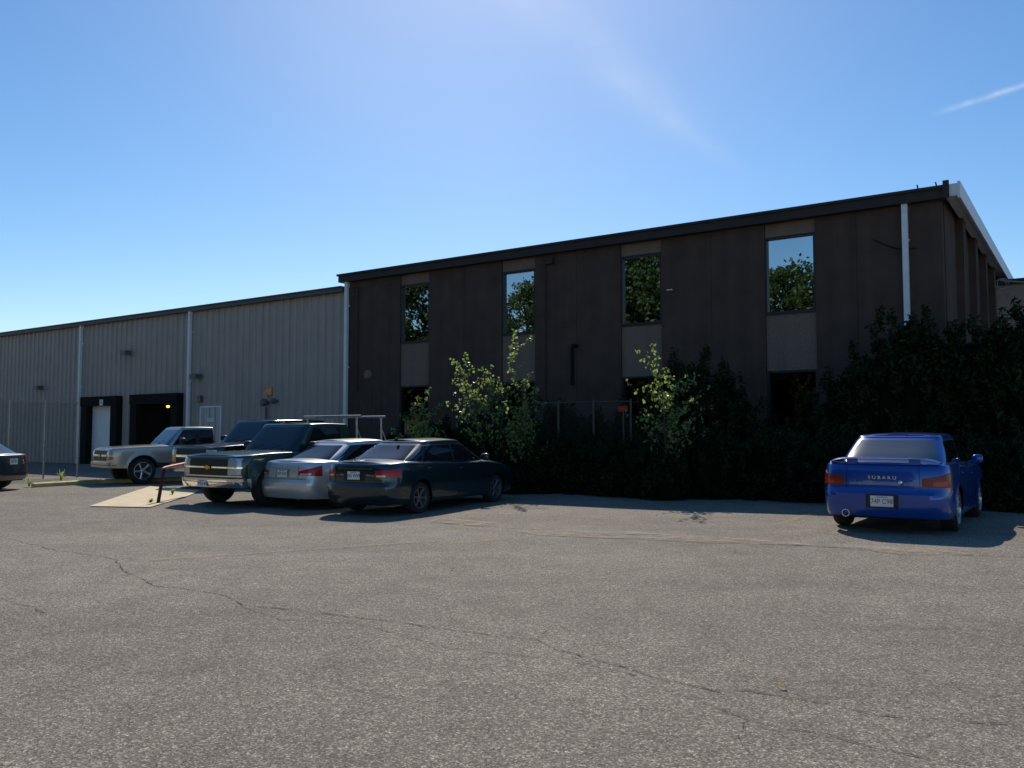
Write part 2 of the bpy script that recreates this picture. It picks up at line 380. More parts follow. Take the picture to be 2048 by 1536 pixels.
rm.grid([[(a,-.05,0),(a,-5.5,0)],[(a,-.05,3.9),(a,-5.5,3.9)],[(b,-.05,3.9),(b,-5.5,3.9)],[(b,-.05,0),(b,-5.5,0)]])
rm.add([(a,-5.5,0),(b,-5.5,0),(b,-5.5,3.9),(a,-5.5,3.9)],[(0,1,2,3)]); rm.build('dock_interior','dark',wh)
s,z=fac(336,813,-1.0); MB().ellipsoid((s,-1.0,z),.08,.08,.06).build('dock_lamp','glow',wh,True)
ea=MB(); ea.box(S0+.02,S1,-.1,.22,ZW-.14,ZW+.02); ea.box(S0+.02,S1,-.1,.27,ZW+.02,ZW+.06); ea.build('gutter','eave',wh)
MB().box(S0,S1,-24,-.1,ZW-.1,ZW).build('roof','eave',wh)
for px in (379,161,-60): downspout(wh,fac(px,750,.12)[0],ZW-.14,'white',.06)
for (a,b) in (d1,d2):
    zt=zd1 if a==d1[0] else zd2
    m=MB(); ww=.50; m.box(a-ww,a,.0,.30,.0,zt); m.box(b,b+ww,.0,.30,.0,zt); m.box(a-ww,b+ww,.0,.34,zt,zt+.44)
    m.build('dock_shelter','black',wh)
m=MB(); 
z=0.1
while z<zd1:
    m.box(d1[0]+.02,d1[1]-.02,-.06,.0,z,min(zd1,z+.21)); m.box(d1[0]+.02,d1[1]-.02,-.06,-.015,z+.21,z+.24); z+=.24
m.build('loading_door','doorwhite',wh)
s,z=fac(202,805,.36); m=MB(); m.box(s-.14,s+.14,.345,.355,z-.14,z+.14); sg_=m.build('dock_sign','whitesign',wh)
textmesh('2',.22,'frame',sg_,Matrix(((-1,0,0,s),(0,0,1,.358),(0,1,0,z),(0,0,0,1))))
sa=sorted((fac(404,840)[0],fac(443,840)[0])); zt=fac(422,815)[1]
df=MB(); df.box(sa[0]-.06,sa[0],0,.08,0,zt+.06); df.box(sa[1],sa[1]+.06,0,.08,0,zt+.06); df.box(sa[0],sa[1],0,.08,zt,zt+.06); 
do=MB().box(sa[0],sa[1],.0,.06,0,zt).build('door','doorgrey',wh); df.build('door_frame','white',do)
MB().box(sa[0]+.12,sa[0]+.2,.06,.12,1.05,1.1).build('door_handle','galv',do)
MB().box((sa[0]+sa[1])/2-.22,(sa[0]+sa[1])/2+.22,.06,.064,1.95,2.12).build('door_sign','whitesign',do)
def walllamp(px,py):
    s,z=fac(px,py,.1); m=MB(); m.tube([(s+.25,.05,z+.02),(s+.2,.25,z+.1),(s,.3,z+.05)],.025,6); m.box(s-.22,s+.2,.12,.42,z-.10,z+.07); m.box(s-.27,s-.18,.15,.39,z-.14,z)
    m.build('wall_lamp','lampbox',wh)
for q in ((258,705),(398,752),(83,775)): walllamp(*q)
bx(402,798,.22,.28,.12,'electric_box','lampbox',wh,.06)
osg=bx(538,782,.40,.34,.04,'orange_sign','orange',wh,.065)
s,z=fac(538,782,.09); textmesh('FIRE DEPT\nCONN',.075,'whitesign',osg,Matrix(((-1,0,0,s),(0,0,1,.108),(0,1,0,z),(0,0,0,1))))
for px,py,rr in ((537,805,.15),(556,802,.11)):
    s,z=fac(px,py); m=MB(); m.lathe([(0,.3),(rr*.7,.3),(rr,.24),(rr,.12),(rr*.5,.1),(rr*.5,0)],18,s,.04,z); m.build('hose_connection','lampbox',wh,True)
s,z=fac(538,815); MB().tube([(s,.14,z),(s,.14,z-.9)],.05).build('riser_pipe','lampbox',wh,True)
# ------------------------------------------------------------------ fences
def fence(pa,pb,h,npost,name,label,barb=False,mt='galv'):
    pa=Vector(pa); pb=Vector(pb); L_=(pb-pa).length; ang=math.atan2(pb.y-pa.y,pb.x-pa.x)
    r=empty(name,(pa.x,pa.y,G(pa.x,pa.y)),ang,label=label,cat='fence')
    for i in range(npost):
        x=L_*i/(npost-1); MB().tube([(x,0,0),(x,0,h+.06)],.03,8).build('post',mt,r,True)
    MB().tube([(0,0,h),(L_,0,h)],.02,6).build('rail',mt,r,True)
    MB().grid([[(0,.03,.05),(0,.03,h)],[(L_,.03,.05),(L_,.03,h)]]).build('wire_mesh','link',r)
    if barb:
        for k in range(3): MB().tube([(0,-.08*k,h+.12+.1*k),(L_,-.08*k,h+.12+.1*k)],.008,5).build('barbed_wire',mt,r)
    return r
fence(facw(1050,3.2),facw(1262,3.2),2.3,4,'chain_link_fence','chain link fence half buried in dark shrubs in front of the brown office',False,'darkgalv')
x,y=facw(1246,3.4); sg=empty('warning_sign',(x,y,0),ROTF,label='small red sign hung on the fence among the shrubs',cat='sign')
MB().box(-.13,.13,0,.02,2.02,2.16).build('sign_panel','redsign',sg); MB().tube([(0,-.03,0),(0,-.03,2.1)],.02,6).build('post','darkgalv',sg)
p0=gnd(-60,962); p1=gnd(154,955)
fence((p0.x,p0.y),(p1.x,p1.y),2.5,4,'security_fence','tall chain link fence topped with wire at the far left of the warehouse',True,'galv')
pA=gnd(316,1007); rl=empty('barrier_rail',pA,0,label='leaning rusty post with faded red pipe rail beside the concrete apron',cat='railing')
top=ray(328,938); t=(pA.y+.35)/top.y; tp=top*t+Vector((0,0,CH))-pA
e=ray(398,921); te=(pA.y+2.6)/e.y; ep=e*te+Vector((0,0,CH))-pA
MB().tube([(0,0,0),tuple(tp)],.04,8).build('post','rust',rl,True)
MB().tube([tuple(tp-Vector((.03,0,0))),tuple(tp*.96+ep*.04+Vector((0,0,.02))),tuple(ep)],.035,8).build('rail','red',rl,True)
MB().box(-.12,.12,-.12,.12,0,.02).build('base_plate','rust',rl)
# ------------------------------------------------------------------ foliage
def leaves(m,C_,Rr,n,size,shell=.5,asp=.55,flat=1.0):
    C_=np.array(C_); 
    d=rng.normal(size=(n,3)); d/=np.linalg.norm(d,axis=1)[:,None]
    rad=(shell+(1-shell)*rng.random(n)**.6)[:,None]*(1+.18*rng.normal(size=(n,1)))
    c=C_+d*rad*np.array([Rr[0],Rr[1],Rr[2]])
    a=rng.normal(size=(n,3)); a/=np.linalg.norm(a,axis=1)[:,None]
    b=np.cross(a,rng.normal(size=(n,3))); b/=np.linalg.norm(b,axis=1)[:,None]
    sz=(size*(.6+.8*rng.random(n)))[:,None]
    vs=np.stack([c-a*sz*.5,c+b*sz*asp*.5,c+a*sz*.5,c-b*sz*asp*.5],1).reshape(-1,3)
    o=len(m.v); m.v+=[tuple(x) for x in vs.tolist()]; m.f+=[(o+4*i,o+4*i+1,o+4*i+2,o+4*i+3) for i in range(n)]
def meshof(m,name,mat):
    me=D.meshes.new(name); me.from_pydata(m.v,[],m.f); me.materials.append(M[mat]); return me
def treemesh(seed,H=14):
    random.seed(seed); tr=MB(); cr=MB()
    tr.tube([(0,0,0),(.1,0,H*.3),(.0,.15,H*.6),(.1,0,H*.9)],.28,10,.05)
    for i in range(46):
        a=i*2.4+random.random(); u=(i+.5)/46; z=H*(.18+.80*u); rr=3.3*math.sqrt(max(0,1-((z/H-.55)/.47)**2))*random.uniform(.55,1.05)
        e=(rr*math.cos(a),rr*math.sin(a),z)
        if i%3==0: tr.tube([(0,0,max(1.5,z-rr*.6)),(e[0]*.5,e[1]*.5,z-rr*.2),e],.09,6,.02)
        r_=random.uniform(.75,1.25); leaves(cr,e,(r_,r_,r_*.8),250,.30,.3)
        if i%2: leaves(cr,(e[0]*.4,e[1]*.4,z),(1.1,1.1,.9),180,.32,.2)
    return meshof(tr,'trunk','bark'),meshof(cr,'crown','leaftree')
TV=[treemesh(s) for s in (3,11,23)]
def tree(x,y,h,rot,v,label):
    r=empty('broadleaf_tree',(x,y,0),rot,label=label,cat='tree',group='trees along the far edge of the lot seen mirrored in the office windows')
    for me in TV[v]:
        o=D.objects.new(me.name,me); COL.objects.link(o); o.parent=r; o.scale=(h/14*1.05,h/14*1.05,h/14)
TL='leafy green tree mirrored in the office windows, standing across the lot'
for i,(x,y,h) in enumerate([(-20,-14,13.6),(-22,-10.5,13.4),(-24,-7.5,13.3),(-25.8,-4.6,13.8),(-27.5,-1.4,13.3),(-29.5,2.0,15.6),(-32,5.0,16.2),(-34.6,8.2,15.2),(-36.2,11.2,13.4),(-39.0,14.2,11.6),(-41.5,17.6,16.5),(-44,21.5,16),(-47,26,15),(-27,-8,12.8),(-31,-3,13.0),(-37,5,14),(-43,12.5,10.5)]):
    tree(x,y,h,i*1.3,i%3,TL)
def shrubmesh(seed,H,n,ls=.09):
    random.seed(seed); m=MB()
    for k in range(n):
        a=random.uniform(0,6.28); zz=random.uniform(.02,.97); w_=math.sqrt(max(0,1-(zz*.97)**2.6))*.82*random.uniform(.8,1.12)
        rad=random.uniform(.55,1)
        q=(w_*math.cos(a)*rad,w_*math.sin(a)*rad,zz*.95*H*random.uniform(.92,1.03))
        r_=random.uniform(.15,.30); leaves(m,q,(r_,r_,r_*.9),190,ls,.25,.5)
    for k in range(int(n*.35)):   # loose sprigs breaking the outline
        a=random.uniform(0,6.28); zz=random.uniform(.35,1.0); w_=math.sqrt(max(0,1-(zz*.95)**2.6))*.95+.05
        leaves(m,(w_*math.cos(a),w_*math.sin(a),zz*H+random.uniform(0,.22)),(.10,.10,.22),45,ls,.1,.45)
    return meshof(m,'foliage','leafdark')
SV=[shrubmesh(s,1.5,44) for s in (1,2,3)]; TVS=[shrubmesh(s+20,3.3,95,.11) for s in (1,2)]
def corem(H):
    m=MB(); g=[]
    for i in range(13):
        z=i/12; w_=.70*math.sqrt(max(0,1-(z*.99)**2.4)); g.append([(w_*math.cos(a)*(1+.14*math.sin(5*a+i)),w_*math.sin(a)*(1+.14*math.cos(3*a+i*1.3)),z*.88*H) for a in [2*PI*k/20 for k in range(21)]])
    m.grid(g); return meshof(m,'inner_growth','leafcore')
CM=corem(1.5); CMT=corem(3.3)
def shrub(px,o,h,r,i,label,group,tall=False):
    x,y=facw(px,o); e=empty('shrub',(x,y,G(x,y)-.02),i*1.1,label=label,cat='shrub',group=group)
    H=3.3 if tall else 1.5
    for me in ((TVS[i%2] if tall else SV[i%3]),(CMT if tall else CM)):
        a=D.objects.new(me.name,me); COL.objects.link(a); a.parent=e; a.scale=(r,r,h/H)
back=[(800,2.6,1.5,1.0),(870,2.4,1.8,1.1),(945,2.4,2.1,1.2),(1030,2.4,2.5,1.2),(1110,2.2,2.2,1.1),(1190,2.2,2.0,1.1),(1265,2.2,2.1,1.1),(1480,2.1,2.0,1.1),(1560,2.2,1.6,1.1),(1640,2.2,1.9,1.1)]
for i,(px,o,h,r) in enumerate(back): shrub(px,o,h,r,i,'dark shaded shrub growing against the brown office wall','dark shrubs along the office wall')
tall=[(1335,2.1,3.0,.85),(1385,2.3,3.3,.95),(1440,2.1,3.1,.85)]
for i,(px,o,h,r) in enumerate(tall): shrub(px,o,h,r,i,'tall dark shrub rising between the third and fourth office windows','tall shrubs between the office windows',True)
tall=[(1700,2.1,2.7,1.0),(1755,2.1,3.4,1.1),(1812,2.2,3.9,1.1),(1868,2.0,3.7,1.1),(1925,1.9,3.5,1.1),(1985,1.8,3.9,1.2),(2055,1.6,3.7,1.3),(2140,1.5,4.1,1.4)]
for i,(px,o,h,r) in enumerate(tall): shrub(px,o,h,r,i+1,'tall dark bush rising behind the blue car','tall bushes at the right end of the office',True)
front=[845,905,965,1025,1085,1140,1195,1255,1310,1370,1430,1490,1550,1620,1690,1760,1830,1900,1970,2050,2130]
for i,px in enumerate(front): shrub(px,3.75+.25*math.sin(i*2.1),1.15+.4*math.sin(i*1.7)**2,.85,i+2,'low dark shrub in the front row bordering the parking stalls','low shrubs bordering the parking stalls')
for i,(px,o,h,r) in enumerate([(842,4.6,1.2,.55),(985,4.6,1.7,.7),(1040,4.5,1.5,.6),(1335,4.7,1.55,.62),(1290,4.4,1.3,.55)]): shrub(px,o,h,r,i,'dark leafy growth clustered round the base of a birch sapling','dark growth at the feet of the saplings')
def sapling(px,o,H,rad,seed,label,dens=1,ns=4):
    random.seed(seed); x,y=facw(px,o); e=empty('sapling',(x,y,G(x,y)),seed,label=label,cat='tree'); tr=MB(); cr=MB()
    for st in range(ns):
        hx=random.uniform(-.5,.5)*rad*1.6; hy=random.uniform(-.3,.3)*rad; hh=H*(1 if st==0 else random.uniform(.55,.88))
        tr.tube([(0,0,0),(hx*.4,hy*.4,hh*.45),(hx,hy,hh)],.022,6,.006)
        for k in range(13):
            f=.34+.66*k/13; a=random.uniform(0,6.28); l=rad*(.85-.65*f)*random.uniform(.6,1.4)+.08
            b0=Vector((hx*f,hy*f,hh*f)); b1=b0+Vector((l*math.cos(a),l*math.sin(a),l*.9))
            tr.tube([b0,b0.lerp(b1,.5)+Vector((0,0,.03)),b1],.007,4,.003)
            for q in range(4):
                c=b0.lerp(b1,.3+.24*q); leaves(cr,tuple(c-Vector((0,0,.03))),(.08,.08,.09),max(3,int(6*dens)),.075,.2,.75)
    tr.build('trunk','bark',e); cr.build('crown','leafbright',e)
sapling(840,4.9,2.55,.85,5,'small bright green birch sapling beside the dark teal car roof')
sapling(985,4.9,4.0,1.15,6,'tallest bright green birch sapling, left of centre against the office',1.1,5)
sapling(1040,4.7,2.9,.7,9,'thin green birch sapling just right of the tallest sapling',.7)
sapling(1335,4.9,3.15,1.15,8,'broad bright green birch sapling right of the fence',.7,5)
def weed(px,py,h,label):
    p=gnd(px,py); m=MB(); 
    for k in range(16):
        a=random.uniform(0,6.28); l=h*random.uniform(.5,1); b=Vector((.5*l*math.cos(a),.5*l*math.sin(a),l)); n=Vector((-math.sin(a),math.cos(a),0))*.010
        m.add([-n,n,b*.6+n*1.2,b,b*.6-n*1.2],[(0,1,2,3,4)])
    leaves(m,(0,0,h*.5),(h*.4,h*.4,h*.4),14,.05,.2,.6)
    o=m.build('weed','leafbright'); o.location=p; tag(o,label,'weed',group='weeds in the cracks')
for px,py,h in ((58,974,.30),(20,968,.2),(122,962,.4),(345,990,.18),(302,1006,.12)): weed(px,py,h,'small green weed sprouting from the pavement edge')
for px,py in ((690,1096),(1565,1379),(1215,1148),(905,1140),(1468,1104)):
    p=gnd(px,py,.015); m=MB(); m.add([(-.03,0,0),(0,.018,.012),(.035,0,.004),(0,-.018,.012)],[(0,1,2,3)])
    o=m.build('fallen_leaf','leaflitter'); o.location=p; o.rotation_euler=(0,0,px); tag(o,'small dry yellow leaf lying on the asphalt','leaf','dry leaves on the asphalt')
# ------------------------------------------------------------------ vehicles
def pch(pts):
    xs=[p[0] for p in pts]; ys=[p[1] for p in pts]; n=len(xs)
    if n==1: return lambda x:ys[0]
    d=[(ys[i+1]-ys[i])/(xs[i+1]-xs[i]) for i in range(n-1)]; m=[d[0]]+[0 if d[i-1]*d[i]<=0 else 2*d[i-1]*d[i]/(d[i-1]+d[i]) for i in range(1,n-1)]+[d[-1]]
    def f(x):
        if x<=xs[0]: return ys[0]
        if x>=xs[-1]: return ys[-1]
        i=0
        while x>xs[i+1]: i+=1
        h=xs[i+1]-xs[i]; t=(x-xs[i])/h
        return (2*t**3-3*t*t+1)*ys[i]+(t**3-2*t*t+t)*h*m[i]+(-2*t**3+3*t*t)*ys[i+1]+(t**3-t*t)*h*m[i+1]
    return f
class Shape:
    def __init__(s,L,W,F,B,zs,prof,xr,xf,Rw,g,sill=.2,Ra=None,flare=.012,crown=((0,.06),),sr=.035,ex=14,ey=4.3,endlift=.03):
        s.L=L; s.Lh=L/2; s.W=W; s.F=pch(F); s.B=pch(B); s.zs=pch(zs); s.prof=pch(prof); s.xr=xr; s.xf=xf; s.Rw=Rw; s.g=g
        s.sill=sill; s.Ra=Ra or Rw*1.15; s.flare=flare; s.crown=pch(list(crown)); s.sr=sr; s.ex=ex; s.ey=ey; s.endlift=endlift
        s.gzt=pch(g['zt'])
        fr=[i/40*.9 for i in range(41)]
        T=[(-s.xe(f),f*W) for f in fr]; xl=s.xe(.9)
        T+=[(-xl+2*xl*i/120,0) for i in range(1,120)]; T+=[(s.xe(f),f*W) for f in reversed(fr)]
        s.T=[(x,s.ye(x)) if y==0 and abs(x)<xl else (x,y) for x,y in T]
        s.A=[0]
        for a,b in zip(s.T[:-1],s.T[1:]): s.A.append(s.A[-1]+math.hypot(a[0]-b[0],a[1]-b[1]))
    def xe(s,f): return s.Lh*(1-f**s.ey)**(1/s.ex)
    def ye(s,x): return s.W*(max(0,1-abs(x/s.Lh)**s.ex))**(1/s.ey)
    def arch(s,x):
        z=s.sill+s.endlift*ss(.6,1,abs(x)/s.Lh)
        for xw in (s.xr,s.xf):
            dx=abs(x-xw)
            if dx<=s.Ra: z=max(z,s.Rw+math.sqrt(s.Ra**2-dx**2))
        return z
    def pt(s,x,y,z,off=0,side=1):
        Lh,W=s.Lh,s.W
        nx=s.ex*abs(x/Lh)**(s.ex-1)/Lh*(1 if x>0 else -1); ny=s.ey*abs(y/W)**(s.ey-1)/W; l=math.hypot(nx,ny) or 1; nx/=l; ny/=l
        top=s.zs(x)
        if z>top-s.sr:
            t=min(1,(z-top+s.sr)/s.sr); off=off-s.sr*(1-math.sqrt(max(0,1-t*t)))
        X=x; q=abs(x)/Lh; w=ss(.5,1,q)
        X+= w*(s.B(z) if x<0 else -s.F(z)); Y=y*s.prof(z)
        for xw in (s.xr,s.xf):
            dd=math.hypot(x-xw,z-s.Rw)-s.Ra
            if dd<.13 and y>.8*W: Y+=s.flare*(1-max(0,dd)/.13)**2
        return (X+nx*off,side*(Y+ny*off),z)
    def at(s,end,a):
        side=1 if a>=0 else -1; a=abs(a); a=a if end=='rear' else s.A[-1]-a
        i=min(len(s.A)-2,max(0,int(np.searchsorted(s.A,a))-1)); t=(a-s.A[i])/(s.A[i+1]-s.A[i]+1e-9)
        p,q=s.T[i],s.T[i+1]; return p[0]+(q[0]-p[0])*t,p[1]+(q[1]-p[1])*t,side
    def body(s):
        xl=s.xe(.9); fr=[0,.15,.3,.45,.58,.7,.79,.86,.9]
        cols=[(-s.xe(f),f*s.W) for f in fr]
        X=set(round(v,4) for v in np.linspace(-xl,xl,34)[1:-1])
        for xw in (s.xr,s.xf):
            X={v for v in X if abs(v-xw)>s.Ra+.03}
            for k in range(0,13): X.add(round(xw+s.Ra*math.cos(PI*k/12),5))
            X.add(xw-s.Ra-.004); X.add(xw+s.Ra+.004)
        X=sorted(v for v in X if abs(v)<xl-.01)
        cols+=[(v,s.ye(v)) for v in X]+[(s.xe(f),f*s.W) for f in reversed(fr)]
        m=MB(); top=[]
        for side in (1,-1):
            g=[]
            for x,y in cols:
                zb=s.arch(x); t=s.zs(x)-s.sr
                for xw in (s.xr,s.xf):
                    if abs(abs(x-xw)-s.Ra)<.001: zb=s.Rw
                c=[s.pt(x,y,zb+(t-zb)*i/11,0,side) for i in range(12)]
                c+=[s.pt(x,y,t+s.sr*math.sin(R(a)),0,side) for a in (22,45,66,90)]
                g.append(c)
            m.grid(g); top.append([c[-1] for c in g])
        K=12; cap=[]
        for (p,q,(x,y)) in zip(top[0],top[1],cols):
            row=[]
            for k in range(K+1):
                v=1-2*k/K; row.append((p[0],p[1]*v,p[2]+s.crown(x)*(1-abs(v)**2.6)*min(1,y/(.75*s.W))))
            cap.append(row)
        m.grid(cap); return m
    def gp(s,xi,eta,v,off=0,side=1):
        g=s.g; xf=g['fb']+(g['ft']-g['fb'])*v+g.get('bow',.04)*math.sin(PI*v); xr=g['rb']+(g['rt']-g['rb'])*v-g.get('bow',.04)*math.sin(PI*v)
        xc=(xf+xr)/2; hl=(xf-xr)/2; w=g['wb']+(g['wt']-g['wb'])*v+.02*math.sin(PI*v)
        X=xc+xi*hl; Y=eta*w; zb=s.zs(X)-.03; zt=s.gzt(X); z=zb+(zt-zb)*v
        gx,gy=g.get('gx',8),g.get('gy',5)
        nx=gx*abs(xi)**(gx-1)/hl*(1 if xi>0 else -1); ny=gy*abs(eta)**(gy-1)/w; l=math.hypot(nx,ny) or 1; nx/=l; ny/=l
        lean=abs(nx)*((g['fb']-g['ft']) if xi>0 else (g['rt']-g['rb']))/(zt-zb)+ny*(g['wb']-g['wt'])/(zt-zb)
        q=math.sqrt(1+lean*lean); return (X+nx*off/q,side*(Y+ny*off/q),z+off*lean/q)
    def gxv(s,x,v):
        g=s.g; xf=g['fb']+(g['ft']-g['fb'])*v+g.get('bow',.04)*math.sin(PI*v); xr=g['rb']+(g['rt']-g['rb'])*v-g.get('bow',.04)*math.sin(PI*v)
        xi=max(-.999,min(.999,(x-(xf+xr)/2)/((xf-xr)/2))); return xi,(1-abs(xi)**g.get('gx',8))**(1/g.get('gy',5))
    def cabin(s):
        g=s.g; gx,gy=g.get('gx',8),g.get('gy',5); m=MB()
        fr=[0,.2,.4,.55,.68,.78,.86,.9]; xl=(1-.9**gy)**(1/gx)
        cols=[(-(1-f**gy)**(1/gx),f) for f in fr]+[(v,(1-abs(v)**gx)**(1/gy)) for v in np.linspace(-xl,xl,22)[1:-1]]+[((1-f**gy)**(1/gx),f) for f in reversed(fr)]
        rr=g.get('rr',.07); top=[]
        for side in (1,-1):
            G_=[]
            for xi,eta in cols:
                c=[s.gp(xi,eta,i/10,0,side) for i in range(11)]
                b=Vector(c[-1])
                l=math.hypot(xi**(gx-1) if xi>0 else -abs(xi)**(gx-1),eta**(gy-1)) or 1
                nx=(abs(xi)**(gx-1))*(1 if xi>0 else -1)/l; ny=eta**(gy-1)/l*side
                for a in (25,50,72,90):
                    c.append((b.x-nx*rr*(1-math.cos(R(a))),b.y-ny*rr*(1-math.cos(R(a))),b.z+rr*.5*math.sin(R(a))))
                G_.append(c)
            m.grid(G_); top.append([c[-1] for c in G_])
        cap=[]
        for p,q,(xi,eta) in zip(top[0],top[1],cols):
            cap.append([(p[0],p[1]*(1-2*k/10),p[2]+g.get('crown',.03)*(1-abs(1-2*k/10)**2.2)*min(1,eta/.5)) for k in range(11)])
        m.grid(cap); return m
def skin(fn,nu,nv,o1,o0=-.01):
    m=MB(); g=[[fn(i/nu,j/nv,o1) for j in range(nv+1)] for i in range(nu+1)]; m.grid(g)
    bd=[(i,0) for i in range(nu)]+[(nu,j) for j in range(nv)]+[(i,nv) for i in range(nu,0,-1)]+[(0,j) for j in range(nv,0,-1)]; bd.append(bd[0])
    m.grid([[fn(i/nu,j/nv,o1) for i,j in bd],[fn(i/nu,j/nv,o0) for i,j in bd]]); return m
class Car:
    def __init__(s,name,label,cat,S,paintm,axle,hdg,which='rear',group='cars parked in the lot'):
        h=Vector(hdg).normalized(); ax=S.xr if which=='rear' else S.xf
        loc=Vector(axle)-h*ax; s.S=S; s.p=paintm
        zr=[G(loc.x+h.x*x+yy*-h.y,loc.y+h.y*x+yy*h.x) for x in (S.xr,S.xf) for yy in (-.7,.7)]
        s.r=empty(name,(loc.x,loc.y,sum(zr)/4),math.atan2(h.y,h.x),label=label,cat=cat,group=group)
        pitch=math.atan2(sum(zr[2:])/2-sum(zr[:2])/2,S.xf-S.xr); s.r.rotation_euler=(0,-pitch,s.r.rotation_euler[2])
    def ep(s,end,a0,z0,a1,z1,off,name,mat,parent=None,o0=-.01,nu=14,nv=5):
        S=s.S
        def fn(u,v,o):
            a=a0+(a1-a0)*u; lo=z0[0]+(z1[0]-z0[0])*u; hi=z0[1]+(z1[1]-z0[1])*u
            x,y,sd=S.at(end,a); z=lo+(hi-lo)*v
            z=max(z,S.arch(x)+.012); z=min(z,S.zs(x)-.001); return S.pt(x,y,z,o,sd)
        return skin(fn,nu,nv,off,o0).build(name,mat,parent or s.r,True,40)
    def sp(s,x0,x1,z0,z1,off,name,mat,side,parent=None,x0t=None,x1t=None,o0=-.01,nu=16,nv=8):
        S=s.S; x0t=x0 if x0t is None else x0t; x1t=x1 if x1t is None else x1t
        def fn(u,v,o):
            xa=x0+(x0t-x0)*v; xb=x1+(x1t-x1)*v; x=xa+(xb-xa)*u; z=z0+((S.zs(x)+z1 if z1<=0 else z1)-z0)*v
            lo=S.arch(x)+.015
            if lo>S.sill+.1: z=max(z,lo)
            return S.pt(x,S.ye(x),z,o,side)
        return skin(fn,nu,nv,off,o0).build(name,mat,parent or s.r,True,40)
    def gs(s,x0b,x1b,x0t,x1t,v0,v1,off,name,mat,side,parent=None):
        S=s.S
        def fn(u,v,o):
            xa=x0b+(x0t-x0b)*v; xb=x1b+(x1t-x1b)*v; x=xa+(xb-xa)*u; vv=v0+(v1-v0)*v
            xi,eta=S.gxv(x,vv); return S.gp(xi,eta,vv,o,side)
        return skin(fn,10,6,off,-.005).build(name,mat,parent or s.r,True,40)
    def ge(s,front,eb,et,v0,v1,off,name,mat,parent=None):
        S=s.S; gx,gy=S.g.get('gx',8),S.g.get('gy',5)
        def fn(u,v,o):
            e=(eb+(et-eb)*v)*(2*u-1); vv=v0+(v1-v0)*v; xi=(1-abs(e)**gy)**(1/gx)*(1 if front else -1)
            return S.gp(xi,abs(e),vv,o,1 if e>=0 else -1)
        return skin(fn,18,7,off,-.005).build(name,mat,parent or s.r,True,40)
    def door(s,x0,x1,sides=(1,-1),handle=True,x0t=None,x1t=None,zlo=None,gap=.010,hz=.12):
        S=s.S; zl=zlo or S.sill+.06
        for sd in sides:
            gp_=s.sp(x0-gap,x1+gap,zl-gap,-.02,.0015,'door_seal','plastic',sd,None,None if x0t is None else x0t-gap,None if x1t is None else x1t+gap)
            d=s.sp(x0,x1,zl,-.028,.004,'door',s.p,sd,None,x0t,x1t); gp_.parent=d
            if handle:
                x=(x0t if x0t is not None else x0)+.11; z=S.zs(x)-hz; p=S.pt(x,S.ye(x),z,.02,sd)
                MB().ellipsoid(p,.085,.018,.018,12,6,.7).build('door_handle',s.p if handle==1 else 'plastic',d,True)
    def mirror(s,x,z,mat,w=.10,off=.10):
        S=s.S
        for sd in (1,-1):
            y=S.ye(x)*S.prof(z)*sd; m=MB(); m.ellipsoid((x-.03,y+sd*off,z),.075,w,.075,14,8,.6)
            m.tube([(x,y*.93,z-.05),(x,y+sd*off*.7,z-.03)],.025,6); m.build('side_mirror',mat,s.r,True)
    def wheels(s,w=.2,rr=None,spokes=5,rimm='rim',dw=.10):
        S=s.S; Rw=S.Rw; rr=rr or Rw*.66
        t=MB(); t.lathe([(rr,-w/2),(Rw-.03,-w/2-.004),(Rw-.008,-w/2+.02),(Rw,-w/2+.05),(Rw,w/2-.05),(Rw-.008,w/2-.02),(Rw-.03,w/2+.004),(rr,w/2)],40)
        q=MB(); q.lathe([(rr+.004,w/2+.002),(rr-.012,w/2+.004),(rr-.02,w/2-.02),(rr-.03,-w/2+.02)],40)
        q.lathe([(.0,w/2-.008),(.035,w/2-.01),(.06,w/2-.02),(.065,w/2-.06)],20)
        for k in range(spokes):
            a=2*PI*k/spokes; ca,sa=math.cos(a),math.sin(a)
            pr=[(.04,dw*.30),(rr*.5,dw*.22),(rr-.012,dw*.32)]; vs=[]
            for i,(r_,hw) in enumerate(pr):
                yo=w/2-.015+(.008 if i==2 else 0)
                for tt,yy in ((-hw,yo-.01),(-hw*.5,yo),(hw*.5,yo),(hw,yo-.01),(hw,yo-.05),(-hw,yo-.05)):
                    vs.append((r_*ca-tt*sa,yy,r_*sa+tt*ca))
            fs=[(i*6+j,i*6+(j+1)%6,(i+1)*6+(j+1)%6,(i+1)*6+j) for i in range(2) for j in range(6)]; q.add(vs,fs)
        dd=MB(); dd.lathe([(0,w/2-.09),(rr*.92,w/2-.09)],24)
        base=None
        for x in (S.xf,S.xr):
            for sd in (1,-1):
                y=(S.ye(x)*S.prof(Rw)-w/2-.012+S.flare)*sd
                if base is None:
                    o=t.build('wheel','tyre',s.r,True,40); r_=q.build('rim',rimm,o,True,30); b_=dd.build('brake_disc','disc',o); base=(o,r_,b_)
                else:
                    o=base[0].copy(); COL.objects.link(o); o.parent=s.r
                    for c in base[1:]:
                        c2=c.copy(); COL.objects.link(c2); c2.parent=o
                o.location=(x,y,Rw); o.rotation_euler=(0,random.uniform(0,1),0 if sd>0 else PI)
